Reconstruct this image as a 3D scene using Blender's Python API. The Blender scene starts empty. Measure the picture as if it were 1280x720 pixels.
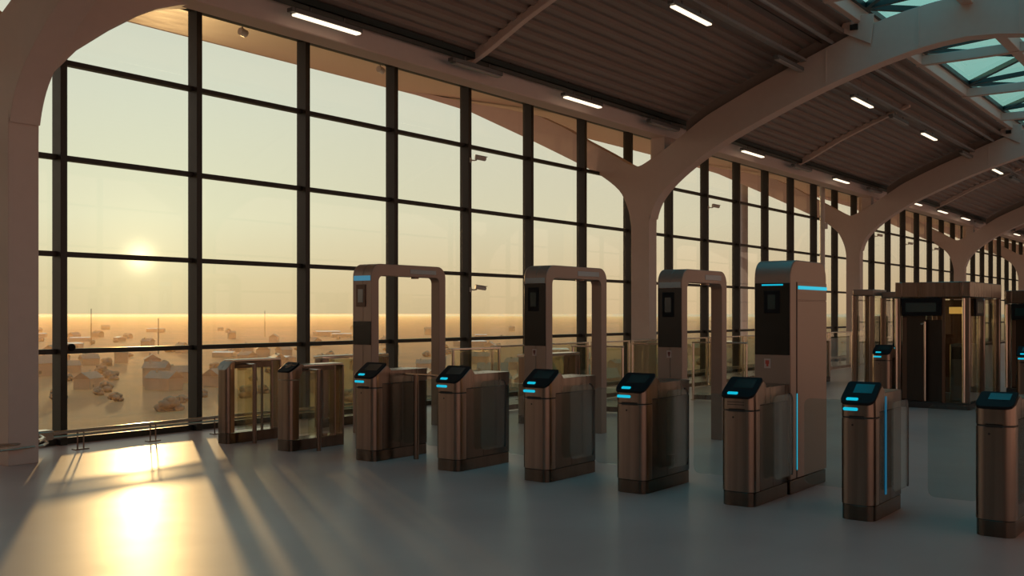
import bpy, bmesh, math, random
from mathutils import Vector, Matrix
random.seed(7)
sc = bpy.context.scene
col = sc.collection
PI = math.pi

# ---------------------------------------------------------------- camera numbers
F_PX, TH, YH, CAM_H = 1276.5, 0.6427, 392.2, 1.55
WALL_Y = 11.59
MX0, MDX = 6.468, 1.892
FRAME_X = [5.40 + 13.24 * k for k in range(-1, 6)]
YC = 4.20

# ================================================================= materials
def new_mat(name):
    m = bpy.data.materials.new(name)
    m.use_nodes = True
    nt = m.node_tree
    b = nt.nodes['Principled BSDF']
    return m, nt, b

def noise_mat(name, col1, col2, rough=(0.4, 0.55), metal=0.0, scale=6.0, stretch=(1, 1, 1), bump=0.0, spec=0.5, coat=0.0, detail=4.0):
    m, nt, b = new_mat(name)
    tc = nt.nodes.new('ShaderNodeTexCoord')
    mp = nt.nodes.new('ShaderNodeMapping')
    mp.inputs['Scale'].default_value = stretch
    nz = nt.nodes.new('ShaderNodeTexNoise')
    nz.inputs['Scale'].default_value = scale
    nz.inputs['Detail'].default_value = detail
    nt.links.new(tc.outputs['Object'], mp.inputs['Vector'])
    nt.links.new(mp.outputs['Vector'], nz.inputs['Vector'])
    mx = nt.nodes.new('ShaderNodeMix')
    mx.data_type = 'RGBA'
    mx.inputs['A'].default_value = (*col1, 1)
    mx.inputs['B'].default_value = (*col2, 1)
    nt.links.new(nz.outputs['Fac'], mx.inputs['Factor'])
    nt.links.new(mx.outputs['Result'], b.inputs['Base Color'])
    mr = nt.nodes.new('ShaderNodeMapRange')
    mr.inputs['To Min'].default_value = rough[0]
    mr.inputs['To Max'].default_value = rough[1]
    nt.links.new(nz.outputs['Fac'], mr.inputs['Value'])
    nt.links.new(mr.outputs['Result'], b.inputs['Roughness'])
    b.inputs['Metallic'].default_value = metal
    b.inputs['Specular IOR Level'].default_value = spec
    b.inputs['Coat Weight'].default_value = coat
    if bump:
        bp = nt.nodes.new('ShaderNodeBump')
        bp.inputs['Strength'].default_value = bump
        bp.inputs['Distance'].default_value = 0.01
        nt.links.new(nz.outputs['Fac'], bp.inputs['Height'])
        nt.links.new(bp.outputs['Normal'], b.inputs['Normal'])
    return m

def emit_mat(name, color, strength):
    m, nt, b = new_mat(name)
    b.inputs['Base Color'].default_value = (*[c * 0.6 for c in color], 1)
    b.inputs['Emission Color'].default_value = (*color, 1)
    b.inputs['Emission Strength'].default_value = strength
    b.inputs['Roughness'].default_value = 0.4
    return m

def glass_mat(name, tint, ior=1.5, rough=0.0, dirt=0.0):
    """thin sheet glass: mirror by Fresnel over clear tinted transparency"""
    m = bpy.data.materials.new(name)
    m.use_nodes = True
    nt = m.node_tree
    nt.nodes.clear()
    out = nt.nodes.new('ShaderNodeOutputMaterial')
    tr = nt.nodes.new('ShaderNodeBsdfTransparent')
    tr.inputs['Color'].default_value = (*tint, 1)
    gl = nt.nodes.new('ShaderNodeBsdfGlossy')
    gl.inputs['Color'].default_value = (0.95, 0.97, 0.96, 1)
    gl.inputs['Roughness'].default_value = rough
    fr = nt.nodes.new('ShaderNodeFresnel')      # same mirror strength from either side of the sheet
    ge = nt.nodes.new('ShaderNodeNewGeometry')
    im = nt.nodes.new('ShaderNodeMapRange')
    im.inputs['To Min'].default_value = ior
    im.inputs['To Max'].default_value = 1.0 / ior
    nt.links.new(ge.outputs['Backfacing'], im.inputs['Value'])
    nt.links.new(im.outputs['Result'], fr.inputs['IOR'])
    mx = nt.nodes.new('ShaderNodeMixShader')
    nt.links.new(fr.outputs['Fac'], mx.inputs['Fac'])
    nt.links.new(tr.outputs['BSDF'], mx.inputs[1])
    nt.links.new(gl.outputs['BSDF'], mx.inputs[2])
    last = mx
    if dirt:
        df = nt.nodes.new('ShaderNodeBsdfTranslucent')
        df.inputs['Color'].default_value = (0.9, 0.85, 0.75, 1)
        tc = nt.nodes.new('ShaderNodeTexCoord')
        nz = nt.nodes.new('ShaderNodeTexNoise')
        nz.inputs['Scale'].default_value = 3.0
        nz.inputs['Detail'].default_value = 6
        nt.links.new(tc.outputs['Object'], nz.inputs['Vector'])
        ml = nt.nodes.new('ShaderNodeMath')
        ml.operation = 'MULTIPLY'
        ml.inputs[1].default_value = dirt
        nt.links.new(nz.outputs['Fac'], ml.inputs[0])
        m2 = nt.nodes.new('ShaderNodeMixShader')
        nt.links.new(ml.outputs['Value'], m2.inputs['Fac'])
        nt.links.new(mx.outputs['Shader'], m2.inputs[1])
        nt.links.new(df.outputs['BSDF'], m2.inputs[2])
        last = m2
    nt.links.new(last.outputs['Shader'], out.inputs['Surface'])
    return m

MAT = {}
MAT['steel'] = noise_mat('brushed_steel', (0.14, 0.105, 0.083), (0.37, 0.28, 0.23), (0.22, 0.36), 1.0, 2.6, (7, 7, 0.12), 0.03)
MAT['steel_side'] = noise_mat('shaded_steel_panel', (0.07, 0.056, 0.043), (0.19, 0.145, 0.115), (0.16, 0.28), 1.0, 2.2, (5, 5, 0.12), 0.03)  # darker copy of the steel, dim reflections of the sides put into its colour
MAT['steel_bright'] = noise_mat('polished_steel', (0.62, 0.54, 0.46), (0.72, 0.64, 0.55), (0.16, 0.26), 1.0, 8.0, (4, 4, 0.5))
MAT['groove'] = noise_mat('dark_groove', (0.02, 0.018, 0.017), (0.03, 0.027, 0.025), (0.6, 0.7))
MAT['gate_paint'] = noise_mat('taupe_coated_metal', (0.275, 0.195, 0.155), (0.33, 0.235, 0.19), (0.34, 0.44), 0.35, 5.0, (1, 1, 0.4))
MAT['black_panel'] = noise_mat('black_glass_panel', (0.010, 0.010, 0.009), (0.016, 0.016, 0.014), (0.16, 0.24), 0.0, 4.0, spec=0.35)
MAT['reader_black'] = noise_mat('black_plastic', (0.012, 0.012, 0.013), (0.02, 0.02, 0.022), (0.42, 0.52), 0.0, 30.0, spec=0.05)
MAT['screen'] = noise_mat('dark_screen', (0.012, 0.035, 0.036), (0.018, 0.048, 0.05), (0.10, 0.16), 0.0, 3.0)
MAT['led'] = emit_mat('cyan_led', (0.004, 0.45, 0.62), 1.0)
MAT['led_dim'] = emit_mat('dim_blue_led', (0.08, 0.36, 0.55), 0.45)
MAT['glint_blue'] = emit_mat('deep_blue_reflection', (0.01, 0.22, 0.40), 0.35)  # blue reflection on a cabinet side, imitated by a dim glow
MAT['led_off'] = noise_mat('grey_light_cover', (0.33, 0.34, 0.33), (0.40, 0.41, 0.40), (0.3, 0.4), 0.0, 5.0)
MAT['sticker'] = noise_mat('pale_sticker', (0.50, 0.38, 0.34), (0.58, 0.45, 0.4), (0.5, 0.6), 0.0, 20.0)
MAT['sticker_red'] = noise_mat('red_print', (0.50, 0.06, 0.04), (0.6, 0.09, 0.06), (0.5, 0.6), 0.0, 20.0)
MAT['sticker_dark'] = noise_mat('dark_red_print', (0.16, 0.03, 0.025), (0.2, 0.04, 0.03), (0.5, 0.6), 0.0, 20.0)
MAT['flap'] = glass_mat('flap_glass', (0.84, 0.905, 0.90), 1.45)
MAT['barrier_glass'] = glass_mat('barrier_glass', (0.89, 0.89, 0.82), 1.5)
MAT['pane'] = glass_mat('window_glass', (0.96, 0.97, 0.95), 1.5, dirt=0.03)
MAT['sky_pane'] = glass_mat('skylight_glass', (0.42, 0.94, 0.99), 1.5)
MAT['mullion'] = noise_mat('dark_bronze_aluminium', (0.020, 0.019, 0.016), (0.03, 0.028, 0.024), (0.35, 0.5), 0.2, 8.0)
MAT['column'] = noise_mat('off_white_paint', (0.60, 0.465, 0.40), (0.66, 0.515, 0.445), (0.45, 0.6), 0.0, 7.0, bump=0.04)
MAT['soffit'] = noise_mat('soffit_paint', (0.40, 0.275, 0.19), (0.46, 0.32, 0.225), (0.5, 0.65), 0.0, 2.0)
MAT['deck'] = noise_mat('grey_corrugated_deck', (0.25, 0.20, 0.175), (0.30, 0.24, 0.21), (0.4, 0.55), 0.1, 3.0, (0.2, 1, 1))
MAT['tray'] = noise_mat('dark_green_tray', (0.016, 0.026, 0.024), (0.024, 0.036, 0.033), (0.4, 0.5), 0.2, 6.0)
MAT['pipe'] = noise_mat('grey_conduit', (0.30, 0.29, 0.29), (0.36, 0.35, 0.35), (0.35, 0.45), 0.4, 6.0)
MAT['skybar'] = noise_mat('dark_teal_glazing_bar', (0.025, 0.05, 0.052), (0.035, 0.065, 0.066), (0.35, 0.5), 0.2, 8.0)
MAT['lamp'] = emit_mat('warm_tube', (1.0, 0.82, 0.60), 1.7)
MAT['lamp_off'] = noise_mat('frosted_diffuser', (0.32, 0.31, 0.30), (0.36, 0.35, 0.34), (0.35, 0.45))
MAT['fixture'] = noise_mat('grey_fixture', (0.12, 0.12, 0.12), (0.16, 0.16, 0.155), (0.4, 0.5))
MAT['cctv'] = noise_mat('pale_camera_shell', (0.50, 0.46, 0.42), (0.56, 0.52, 0.47), (0.35, 0.45))
MAT['white_pole'] = noise_mat('pale_pole_paint', (0.55, 0.50, 0.47), (0.6, 0.55, 0.52), (0.4, 0.5))
MAT['wood'] = noise_mat('brown_panel', (0.10, 0.045, 0.022), (0.16, 0.07, 0.035), (0.4, 0.5), 0.0, 4.0, (4, 4, 0.4))
MAT['door_dark'] = noise_mat('dark_bronze_door', (0.022, 0.015, 0.010), (0.04, 0.026, 0.017), (0.2, 0.3), 0.0, 3.0, (3, 3, 0.3))
MAT['amber'] = emit_mat('amber_lamp', (0.9, 0.5, 0.12), 0.55)
MAT['wall_paint'] = noise_mat('grey_wall', (0.20, 0.19, 0.19), (0.24, 0.23, 0.23), (0.5, 0.6), 0.0, 2.0)
MAT['ground'] = noise_mat('outdoor_ground', (0.22, 0.042, 0.009), (0.66, 0.17, 0.045), (0.85, 0.95), 0.0, 0.022, detail=12.0)
MAT['house_wall'] = noise_mat('house_plaster', (0.24, 0.15, 0.10), (0.34, 0.22, 0.15), (0.7, 0.8), 0.0, 0.3)
MAT['house_roof'] = noise_mat('house_roof', (0.15, 0.075, 0.045), (0.24, 0.13, 0.08), (0.55, 0.7), 0.0, 0.4)
MAT['shed_roof'] = noise_mat('sheet_metal_roof', (0.50, 0.48, 0.46), (0.6, 0.58, 0.55), (0.15, 0.3), 0.7, 0.2)
MAT['tree'] = noise_mat('tree_crown', (0.15, 0.08, 0.05), (0.21, 0.115, 0.075), (0.8, 0.9), 0.0, 0.8)
MAT['bark'] = noise_mat('tree_bark', (0.06, 0.045, 0.03), (0.09, 0.07, 0.05), (0.8, 0.9), 0.0, 2.0)

def floor_material():
    m, nt, b = new_mat('sealed_grey_floor')
    tc = nt.nodes.new('ShaderNodeTexCoord')
    n1 = nt.nodes.new('ShaderNodeTexNoise')
    n1.inputs['Scale'].default_value = 0.7
    n1.inputs['Detail'].default_value = 8
    nt.links.new(tc.outputs['Object'], n1.inputs['Vector'])
    cr = nt.nodes.new('ShaderNodeValToRGB')
    cr.color_ramp.elements[0].position = 0.30
    cr.color_ramp.elements[0].color = (0.52, 0.34, 0.30, 1)
    cr.color_ramp.elements[1].position = 0.72
    cr.color_ramp.elements[1].color = (0.62, 0.42, 0.375, 1)
    nt.links.new(n1.outputs['Fac'], cr.inputs['Fac'])
    nt.links.new(cr.outputs['Color'], b.inputs['Base Color'])
    n2 = nt.nodes.new('ShaderNodeTexNoise')
    n2.inputs['Scale'].default_value = 2.2
    n2.inputs['Detail'].default_value = 6
    nt.links.new(tc.outputs['Object'], n2.inputs['Vector'])
    mr = nt.nodes.new('ShaderNodeMapRange')
    mr.inputs['To Min'].default_value = 0.40
    mr.inputs['To Max'].default_value = 0.50
    nt.links.new(n2.outputs['Fac'], mr.inputs['Value'])
    nt.links.new(mr.outputs['Result'], b.inputs['Roughness'])
    n3 = nt.nodes.new('ShaderNodeTexNoise')
    n3.inputs['Scale'].default_value = 5.0
    n3.inputs['Detail'].default_value = 3
    nt.links.new(tc.outputs['Object'], n3.inputs['Vector'])
    bp = nt.nodes.new('ShaderNodeBump')
    bp.inputs['Strength'].default_value = 0.02
    bp.inputs['Distance'].default_value = 0.01
    nt.links.new(n3.outputs['Fac'], bp.inputs['Height'])
    nt.links.new(bp.outputs['Normal'], b.inputs['Normal'])
    b.inputs['Specular IOR Level'].default_value = 0.45
    b.inputs['Coat Weight'].default_value = 0.22
    b.inputs['Coat Roughness'].default_value = 0.26
    return m
MAT['floor'] = floor_material()

# ================================================================= mesh helpers
class MB:
    def __init__(self):
        self.v, self.f = [], []
    def add(self, vs, fs):
        n = len(self.v)
        self.v += [tuple(p) for p in vs]
        self.f += [tuple(i + n for i in q) for q in fs]
        return self
    def box(self, x0, x1, y0, y1, z0, z1):
        vs = [(x, y, z) for z in (z0, z1) for y in (y0, y1) for x in (x0, x1)]
        return self.add(vs, [(0, 2, 3, 1), (4, 5, 7, 6), (0, 1, 5, 4), (2, 6, 7, 3), (0, 4, 6, 2), (1, 3, 7, 5)])
    def loft(self, secs):
        """secs: (x, half_width or (ylo, yhi), z0, z1) -> closed lofted solid along x"""
        vs, fs = [], []
        for (x, h, z0, z1) in secs:
            lo, hi = h if isinstance(h, tuple) else (-h, h)
            vs += [(x, lo, z0), (x, hi, z0), (x, hi, z1), (x, lo, z1)]
        n = len(secs)
        for i in range(n - 1):
            a, b = 4 * i, 4 * i + 4
            for k in range(4):
                k2 = (k + 1) % 4
                fs.append((a + k, b + k, b + k2, a + k2))
        fs.append((0, 1, 2, 3))
        e = 4 * (n - 1)
        fs.append((e + 3, e + 2, e + 1, e))
        return self.add(vs, fs)
    def prism(self, poly, axis, a0, a1):
        """polygon of (p, q) extruded along an axis: 'x' -> (y, z), 'y' -> (x, z), 'z' -> (x, y)"""
        def P(p, q, a):
            return {'x': (a, p, q), 'y': (p, a, q), 'z': (p, q, a)}[axis]
        n = len(poly)
        vs = [P(p, q, a0) for p, q in poly] + [P(p, q, a1) for p, q in poly]
        fs = [tuple(range(n - 1, -1, -1)), tuple(range(n, 2 * n))]
        fs += [(i, (i + 1) % n, n + (i + 1) % n, n + i) for i in range(n)]
        return self.add(vs, fs)
    def tube(self, pts, r, seg=10):
        pts = [Vector(p) for p in pts]
        vs, fs = [], []
        prev = None
        for i, p in enumerate(pts):
            if i == 0: d = pts[1] - p
            elif i == len(pts) - 1: d = p - pts[-2]
            else: d = (pts[i + 1] - p).normalized() + (p - pts[i - 1]).normalized()
            d.normalize()
            if prev is None:
                up = Vector((0, 0, 1)) if abs(d.z) < 0.9 else Vector((1, 0, 0))
                u = d.cross(up).normalized()
            else:
                u = (prev - d * prev.dot(d)).normalized()
            prev = u
            w = d.cross(u)
            for k in range(seg):
                a = 2 * PI * k / seg
                vs.append(p + u * (r * math.cos(a)) + w * (r * math.sin(a)))
        for i in range(len(pts) - 1):
            for k in range(seg):
                a, b = i * seg + k, i * seg + (k + 1) % seg
                fs.append((a, b, b + seg, a + seg))
        fs.append(tuple(range(seg - 1, -1, -1)))
        e = (len(pts) - 1) * seg
        fs.append(tuple(range(e, e + seg)))
        return self.add(vs, fs)
    def build(self, name, mat, parent=None, bevel=0.0, seg=2, smooth=True, loc=None):
        me = bpy.data.meshes.new(name)
        me.from_pydata(self.v, [], self.f)
        bm = bmesh.new(); bm.from_mesh(me)
        bmesh.ops.recalc_face_normals(bm, faces=bm.faces)
        bm.to_mesh(me); bm.free()
        me.materials.append(MAT[mat] if isinstance(mat, str) else mat)
        if smooth:
            me.shade_smooth()
            me.set_sharp_from_angle(angle=math.radians(32))
        o = bpy.data.objects.new(name, me)
        col.objects.link(o)
        if bevel:
            md = o.modifiers.new('bevel', 'BEVEL')
            md.width = bevel; md.segments = seg
            md.limit_method = 'ANGLE'; md.angle_limit = math.radians(35)
        if parent is not None: o.parent = parent
        if loc is not None: o.location = loc
        return o

def rrect(u0, u1, v0, v1, r, n=5):
    pts = []
    for (cx, cy, a0) in ((u1 - r, v1 - r, 0), (u0 + r, v1 - r, 90), (u0 + r, v0 + r, 180), (u1 - r, v0 + r, 270)):
        for k in range(n + 1):
            a = math.radians(a0 + 90 * k / n)
            pts.append((cx + r * math.cos(a), cy + r * math.sin(a)))
    return pts

def tag(o, label=None, cat=None, group=None, kind=None):
    if label: o['label'] = label
    if cat: o['category'] = cat
    if group: o['group'] = group
    if kind: o['kind'] = kind
    return o

def thing(name, label, cat, loc=(0, 0, 0), rotz=0.0, group=None, kind=None):
    o = bpy.data.objects.new(name, None)
    o.empty_display_size = 0.1
    col.objects.link(o)
    o.location = loc; o.rotation_euler = (0, 0, rotz)
    return tag(o, label, cat, group, kind)

def kids(o): return [c for c in bpy.data.objects if c.parent == o]

def copy_tree(o, parent=None):
    c = o.copy(); col.objects.link(c)
    if parent is not None: c.parent = parent
    for ch in kids(o): copy_tree(ch, c)
    return c

def struct(o, label=None, cat=None, group=None):
    return tag(o, label, cat, group, 'structure')

# ================================================================= floor, end walls
X_A, X_B = -9.0, 74.0
FAR_Y = 2 * YC - WALL_Y
struct(MB().box(X_A, X_B, FAR_Y - 0.25, WALL_Y + 0.25, -0.30, 0.0).build('floor', 'floor'))
struct(MB().box(X_A - 0.3, X_A, FAR_Y - 0.3, WALL_Y + 0.3, -0.3, 7.4).build('wall_back', 'wall_paint'))
struct(MB().box(X_B, X_B + 0.3, FAR_Y - 0.3, WALL_Y + 0.3, -0.3, 7.4).build('wall_end', 'wall_paint'))

# ================================================================= window wall
TZ = [1.103, 2.259, 3.4035, 4.541]
HEAD0, HEAD1 = 5.58, 5.74
def window_master(name, w, sign):
    """one bay: mullion at local x=0, panes towards +x; +y is outdoors when sign=1"""
    root = bpy.data.objects.new(name, None)
    root.empty_display_size = 0.1
    col.objects.link(root)
    root['kind'] = 'structure'
    s = sign
    def ybox(m, x0, x1, ya, yb, z0, z1):
        return m.box(x0, x1, min(s * ya, s * yb), max(s * ya, s * yb), z0, z1)
    m = MB()
    ybox(m, -0.0425, 0.0425, -0.155, 0.005, 0, HEAD1)
    ybox(m, -0.032, 0.032, 0.005, 0.055, 0, HEAD1)
    m.build('mullion', 'mullion', root, bevel=0.004)
    a, b = 0.043, w - 0.043
    zs = [(0.0, 0.075)] + [(z - 0.03, z + 0.03) for z in TZ] + [(HEAD0, HEAD1)]
    for i, (z0, z1) in enumerate(zs):
        nm = 'sill_rail' if i == 0 else ('head_rail' if i == len(zs) - 1 else 'transom')
        r = MB()
        ybox(r, a, b, -0.075, 0.03, z0, z1)
        r.build(nm, 'mullion', root, bevel=0.004)
    for i in range(len(zs) - 1):
        p = MB()
        ybox(p, a, b, -0.004, 0.004, zs[i][1], zs[i + 1][0])
        p.v = p.v
        # a pane is one thin sheet with a back: keep only the room-side face pair
        p.build('pane', 'pane', root, smooth=False)
    return root

def thin_pane(o):
    """a glazing sheet as a single thin surface (Fresnel + clear) so light passes once"""
    me = o.data
    bm = bmesh.new(); bm.from_mesh(me)
    bm.faces.ensure_lookup_table()
    bm.normal_update()
    kill = [f for f in bm.faces if f.normal.y < 0.5 and f.normal.y > -0.5] + [f for f in bm.faces if f.normal.y > 0.5]
    bmesh.ops.delete(bm, geom=kill, context='FACES')
    bm.to_mesh(me); bm.free()

w1 = window_master('window_1', MDX, 1)
for c in kids(w1):
    if c.name.startswith('pane'): thin_pane(c)
I0, I1 = -7, 35
w1.location = (MX0 + MDX * I0, WALL_Y, 0)
n_win = 1
for i in range(I0 + 1, I1 + 1):
    n_win += 1
    c = copy_tree(w1)
    c.name = 'window_%d' % n_win
    c.location = (MX0 + MDX * i, WALL_Y, 0)
w2 = window_master('window_%d' % (n_win + 1), MDX * 2, -1)
for c in kids(w2):
    if c.name.startswith('pane'): thin_pane(c)
n_win += 1
w2.location = (MX0 + MDX * I0, FAR_Y, 0)
for i in range(1, 21):
    n_win += 1
    c = copy_tree(w2)
    c.name = 'window_%d' % n_win
    c.location = (MX0 + MDX * (I0 + 2 * i), FAR_Y, 0)

# ================================================================= arched frames
INTR = [(10.32, 0.0), (10.32, 3.30), (10.29, 3.50), (10.23, 3.70), (10.12, 3.90), (9.89, 4.15), (9.53, 4.43), (9.09, 4.70), (8.55, 4.98), (7.82, 5.29),
        (7.10, 5.57), (6.40, 5.81), (5.70, 6.01), (5.10, 6.15), (4.65, 6.22)]
TOPL = [(4.70, 6.94), (5.20, 6.87), (5.77, 6.74), (6.30, 6.56), (7.14, 6.25), (8.00, 5.92), (8.75, 5.60), (9.09, 5.44), (9.52, 5.17), (9.97, 4.89), (10.35, 4.69),
        (10.50, 4.62), (10.62, 4.60), (10.74, 4.64), (10.90, 4.72), (11.30, 4.96), (11.90, 5.29), (13.08, 5.93), (15.0, 6.45), (17.15, 7.08)]
OUTL = [(17.20, 7.03), (15.08, 6.27), (13.29, 5.41), (11.92, 4.72), (11.42, 4.44), (11.04, 4.14), (10.87, 3.86), (10.78, 3.60), (10.74, 3.36), (10.74, 0.0)]
def mir(l): return [(2 * YC - y, z) for y, z in l]
def catmull(pts, k=3, lo=1):
    out = []
    for i in range(len(pts) - 1):
        p0 = pts[max(i - 1, 0)]; p1 = pts[i]; p2 = pts[i + 1]; p3 = pts[min(i + 2, len(pts) - 1)]
        if i < lo:
            out.append(p1); continue
        for j in range(k):
            t = j / k
            out.append(tuple(0.5 * ((2 * b) + (-a + c) * t + (2 * a - 5 * b + 4 * c - d) * t * t + (-a + 3 * b - 3 * c + d) * t ** 3)
                             for a, b, c, d in zip(p0, p1, p2, p3)))
    out.append(pts[-1])
    return out
intr = catmull(INTR, 3, 1)
topl = catmull(TOPL, 2, 0)
outl = catmull(OUTL[:-1], 3, 2) + [OUTL[-1]]
half = intr + [(YC, 6.25)]
outline = half + list(reversed(mir(intr)))            # right trunk foot ... left trunk foot along the intrados
outline += list(reversed(mir(outl)))                  # up the mirrored outer side
outline += list(reversed(mir(topl)))                  # inwards over the mirrored top
outline += [(YC, 6.97)] + topl + outl
clean = []
for p in outline:
    if not clean or (abs(p[0] - clean[-1][0]) + abs(p[1] - clean[-1][1])) > 1e-4: clean.append(p)
frame_labels = {
    5.40: 'pale painted arched frame rising close beside the first window bay, its column foot against the low floor rail',
    18.64: 'pale painted Y-shaped arched frame rising between the second and third gate arches',
    31.88: 'pale painted Y-shaped arched frame seen just beside the solid tall kiosk',
    45.12: 'pale painted Y-shaped arched frame rising behind the glass scanner cabin',
    58.36: 'pale painted arched frame farthest down the hall at the picture edge',
}
HW = 0.16
def arch_frame(X):
    lab = frame_labels.get(round(X, 2))
    root = thing('arched_frame', lab or 'pale painted arched frame of the hall roof out of view', 'column', (X, 0, 0), kind='structure')
    MB().prism(clean, 'x', -HW, HW).build('frame_body', 'column', root, bevel=0.045, seg=3)
    # narrow dark upstand between the arch and the roof deck
    up = [(y, z + 0.0) for y, z in topl if 5.9 <= y <= 9.6]
    for side in (lambda l: l, mir):
        lo = side(up); hi = side([(y, z + 0.24) for y, z in reversed(up)])
        MB().prism(lo + hi, 'x', -0.07, 0.07).build('upstand', 'deck', root)
    for sgn in (1, -1):
        def Y(y): return y if sgn == 1 else 2 * YC - y
        pl = [(Y(6.36), 6.68), (Y(6.24), 6.93), (Y(5.74), 6.90), (Y(5.80), 6.37)]
        p = MB().prism(pl, 'x', -HW - 0.055, -HW - 0.035).build('connector_plate', 'column', root, bevel=0.004)
        ys = sorted((Y(6.16), Y(6.02)))
        MB().box(-HW - 0.10, -HW - 0.055, ys[0], ys[1], 6.66, 6.76).build('bracket', 'mullion', p, bevel=0.006)
        for (ya, za, zb) in ((6.62, 5.80, 6.40), (4.98, 6.22, 6.86)):
            ys = sorted((Y(ya), Y(ya + 0.03)))
            MB().box(-HW - 0.012, -HW + 0.01, ys[0], ys[1], za, zb).build('stiffener', 'column', root)
        ys = sorted((Y(10.46), Y(10.14)))
        hp = [(HW - 0.02, 3.95), (HW - 0.02, 5.2), (2.05, 5.2), (1.75, 5.12), (1.45, 5.00), (1.2, 4.86), (0.85, 4.62), (0.48, 4.33)]
        MB().prism(hp, 'y', ys[0], ys[1]).build('haunch', 'column', root, bevel=0.02)
        ys = sorted((Y(10.28), Y(9.98)))
        MB().box(-0.13, 0.13, ys[0], ys[1], 4.70, 5.16).build('beam_seat', 'column', root, bevel=0.01)
    return root
for X in FRAME_X: arch_frame(X)

# ================================================================= longitudinal beams, roof deck, soffit
def both(fn):
    for sgn in (1, -1):
        fn(lambda y: y if sgn == 1 else 2 * YC - y, sgn)
def ybox(m, x0, x1, ya, yb, z0, z1):
    return m.box(x0, x1, min(ya, yb), max(ya, yb), z0, z1)
k_trim = [0]
def trim(m, mat, bevel=0.0, label=None):
    k_trim[0] += 1
    return struct(m.build('trim_%d' % k_trim[0], mat, bevel=bevel), label)

DECK = [(9.86, 5.44), (9.5, 5.57), (9.09, 5.76), (8.6, 5.98), (7.8, 6.28), (7.14, 6.51), (6.4, 6.74), (6.15, 6.82)]
def deck_profile():
    pts = catmull(DECK, 10, 0)
    L = [0.0]
    for a, b in zip(pts, pts[1:]): L.append(L[-1] + math.hypot(b[0] - a[0], b[1] - a[1]))
    def at(s):
        s = min(max(s, 0), L[-1] - 1e-6)
        for i in range(len(L) - 1):
            if s <= L[i + 1]:
                t = (s - L[i]) / (L[i + 1] - L[i])
                p = [pts[i][k] + t * (pts[i + 1][k] - pts[i][k]) for k in (0, 1)]
                d = Vector((pts[i + 1][0] - pts[i][0], pts[i + 1][1] - pts[i][1])).normalized()
                n = Vector((-d.y, d.x))
                if n.y < 0: n = -n
                return p, n
    out, s, pitch, dep = [], 0.0, 0.20, 0.055
    while s + pitch <= L[-1]:
        for fr, h in ((0.0, 0), (0.42, 0), (0.52, 1), (0.90, 1)):
            p, n = at(s + fr * pitch)
            out.append((p[0] + n.x * dep * h, p[1] + n.y * dep * h))
        s += pitch
    p, n = at(L[-1]); out.append(tuple(p))
    return out, at
dprof, deck_at = deck_profile()
def make_deck(Y, sgn):
    lo = [(Y(y), z) for y, z in dprof]
    hi = [(Y(y), z + 0.12) for y, z in reversed(dprof)]
    m = MB()
    n = len(lo)
    ring = lo + hi
    vs = [(X_A, y, z) for y, z in ring] + [(X_B, y, z) for y, z in ring]
    N = 2 * n
    fs = [(i, (i + 1) % N, N + (i + 1) % N, N + i) for i in range(N)]
    for off in (0, N):
        for i in range(n - 1):
            fs.append((off + i, off + i + 1, off + N - 2 - i, off + N - 1 - i))
    m.add(vs, fs)
    struct(m.build('ceiling' if sgn == 1 else 'ceiling_far', 'deck', smooth=False))
both(make_deck)

def beams(Y, sgn):
    trim(ybox(MB(), X_A, X_B, Y(9.95), Y(10.30), 5.15, 5.66), 'column', 0.02)      # eaves beam
    # cornice between the eaves beam and the outer roof: sloping soffit slab, fascia at its edge
    poly = [(Y(9.9), 5.50), (Y(11.59), 5.73), (Y(17.30), 7.06), (Y(17.36), 7.06), (Y(17.36), 7.36), (Y(17.2), 7.38), (Y(11.59), 5.98), (Y(9.9), 5.70)]
    k_trim[0] += 1
    struct(MB().prism(poly, 'x', X_A - 8, X_B).build('trim_%d' % k_trim[0], 'soffit'))
    # skylight kerb
    trim(ybox(MB(), X_A, X_B, Y(5.98), Y(6.10), 6.80, 7.08), 'column', 0.01)
    trim(ybox(MB(), X_A, X_B, Y(6.28), Y(6.36), 6.64, 6.72), 'deck', 0.01)
both(beams)
trim(ybox(MB(), X_A, X_B, YC - 0.10, YC + 0.10, 6.80, 7.06), 'column', 0.01)        # ridge beam

# secondary roof ribs, one half way between two arches
for X in [x + 6.62 for x in FRAME_X[:-1]]:
    for sgn in (1, -1):
        pr = [deck_at(0.05 + s * 0.1)[0] for s in range(0, 31)]
        lo = [(y, z - 0.14 + 0.09 * k / 30) for k, (y, z) in enumerate(pr)]; hi = [(y, z + 0.03) for y, z in reversed(pr)]
        poly = lo + hi
        if sgn == -1: poly = mir(poly)
        trim(MB().prism(poly, 'x', -0.055 + X, 0.055 + X), 'column', 0.01)

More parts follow.
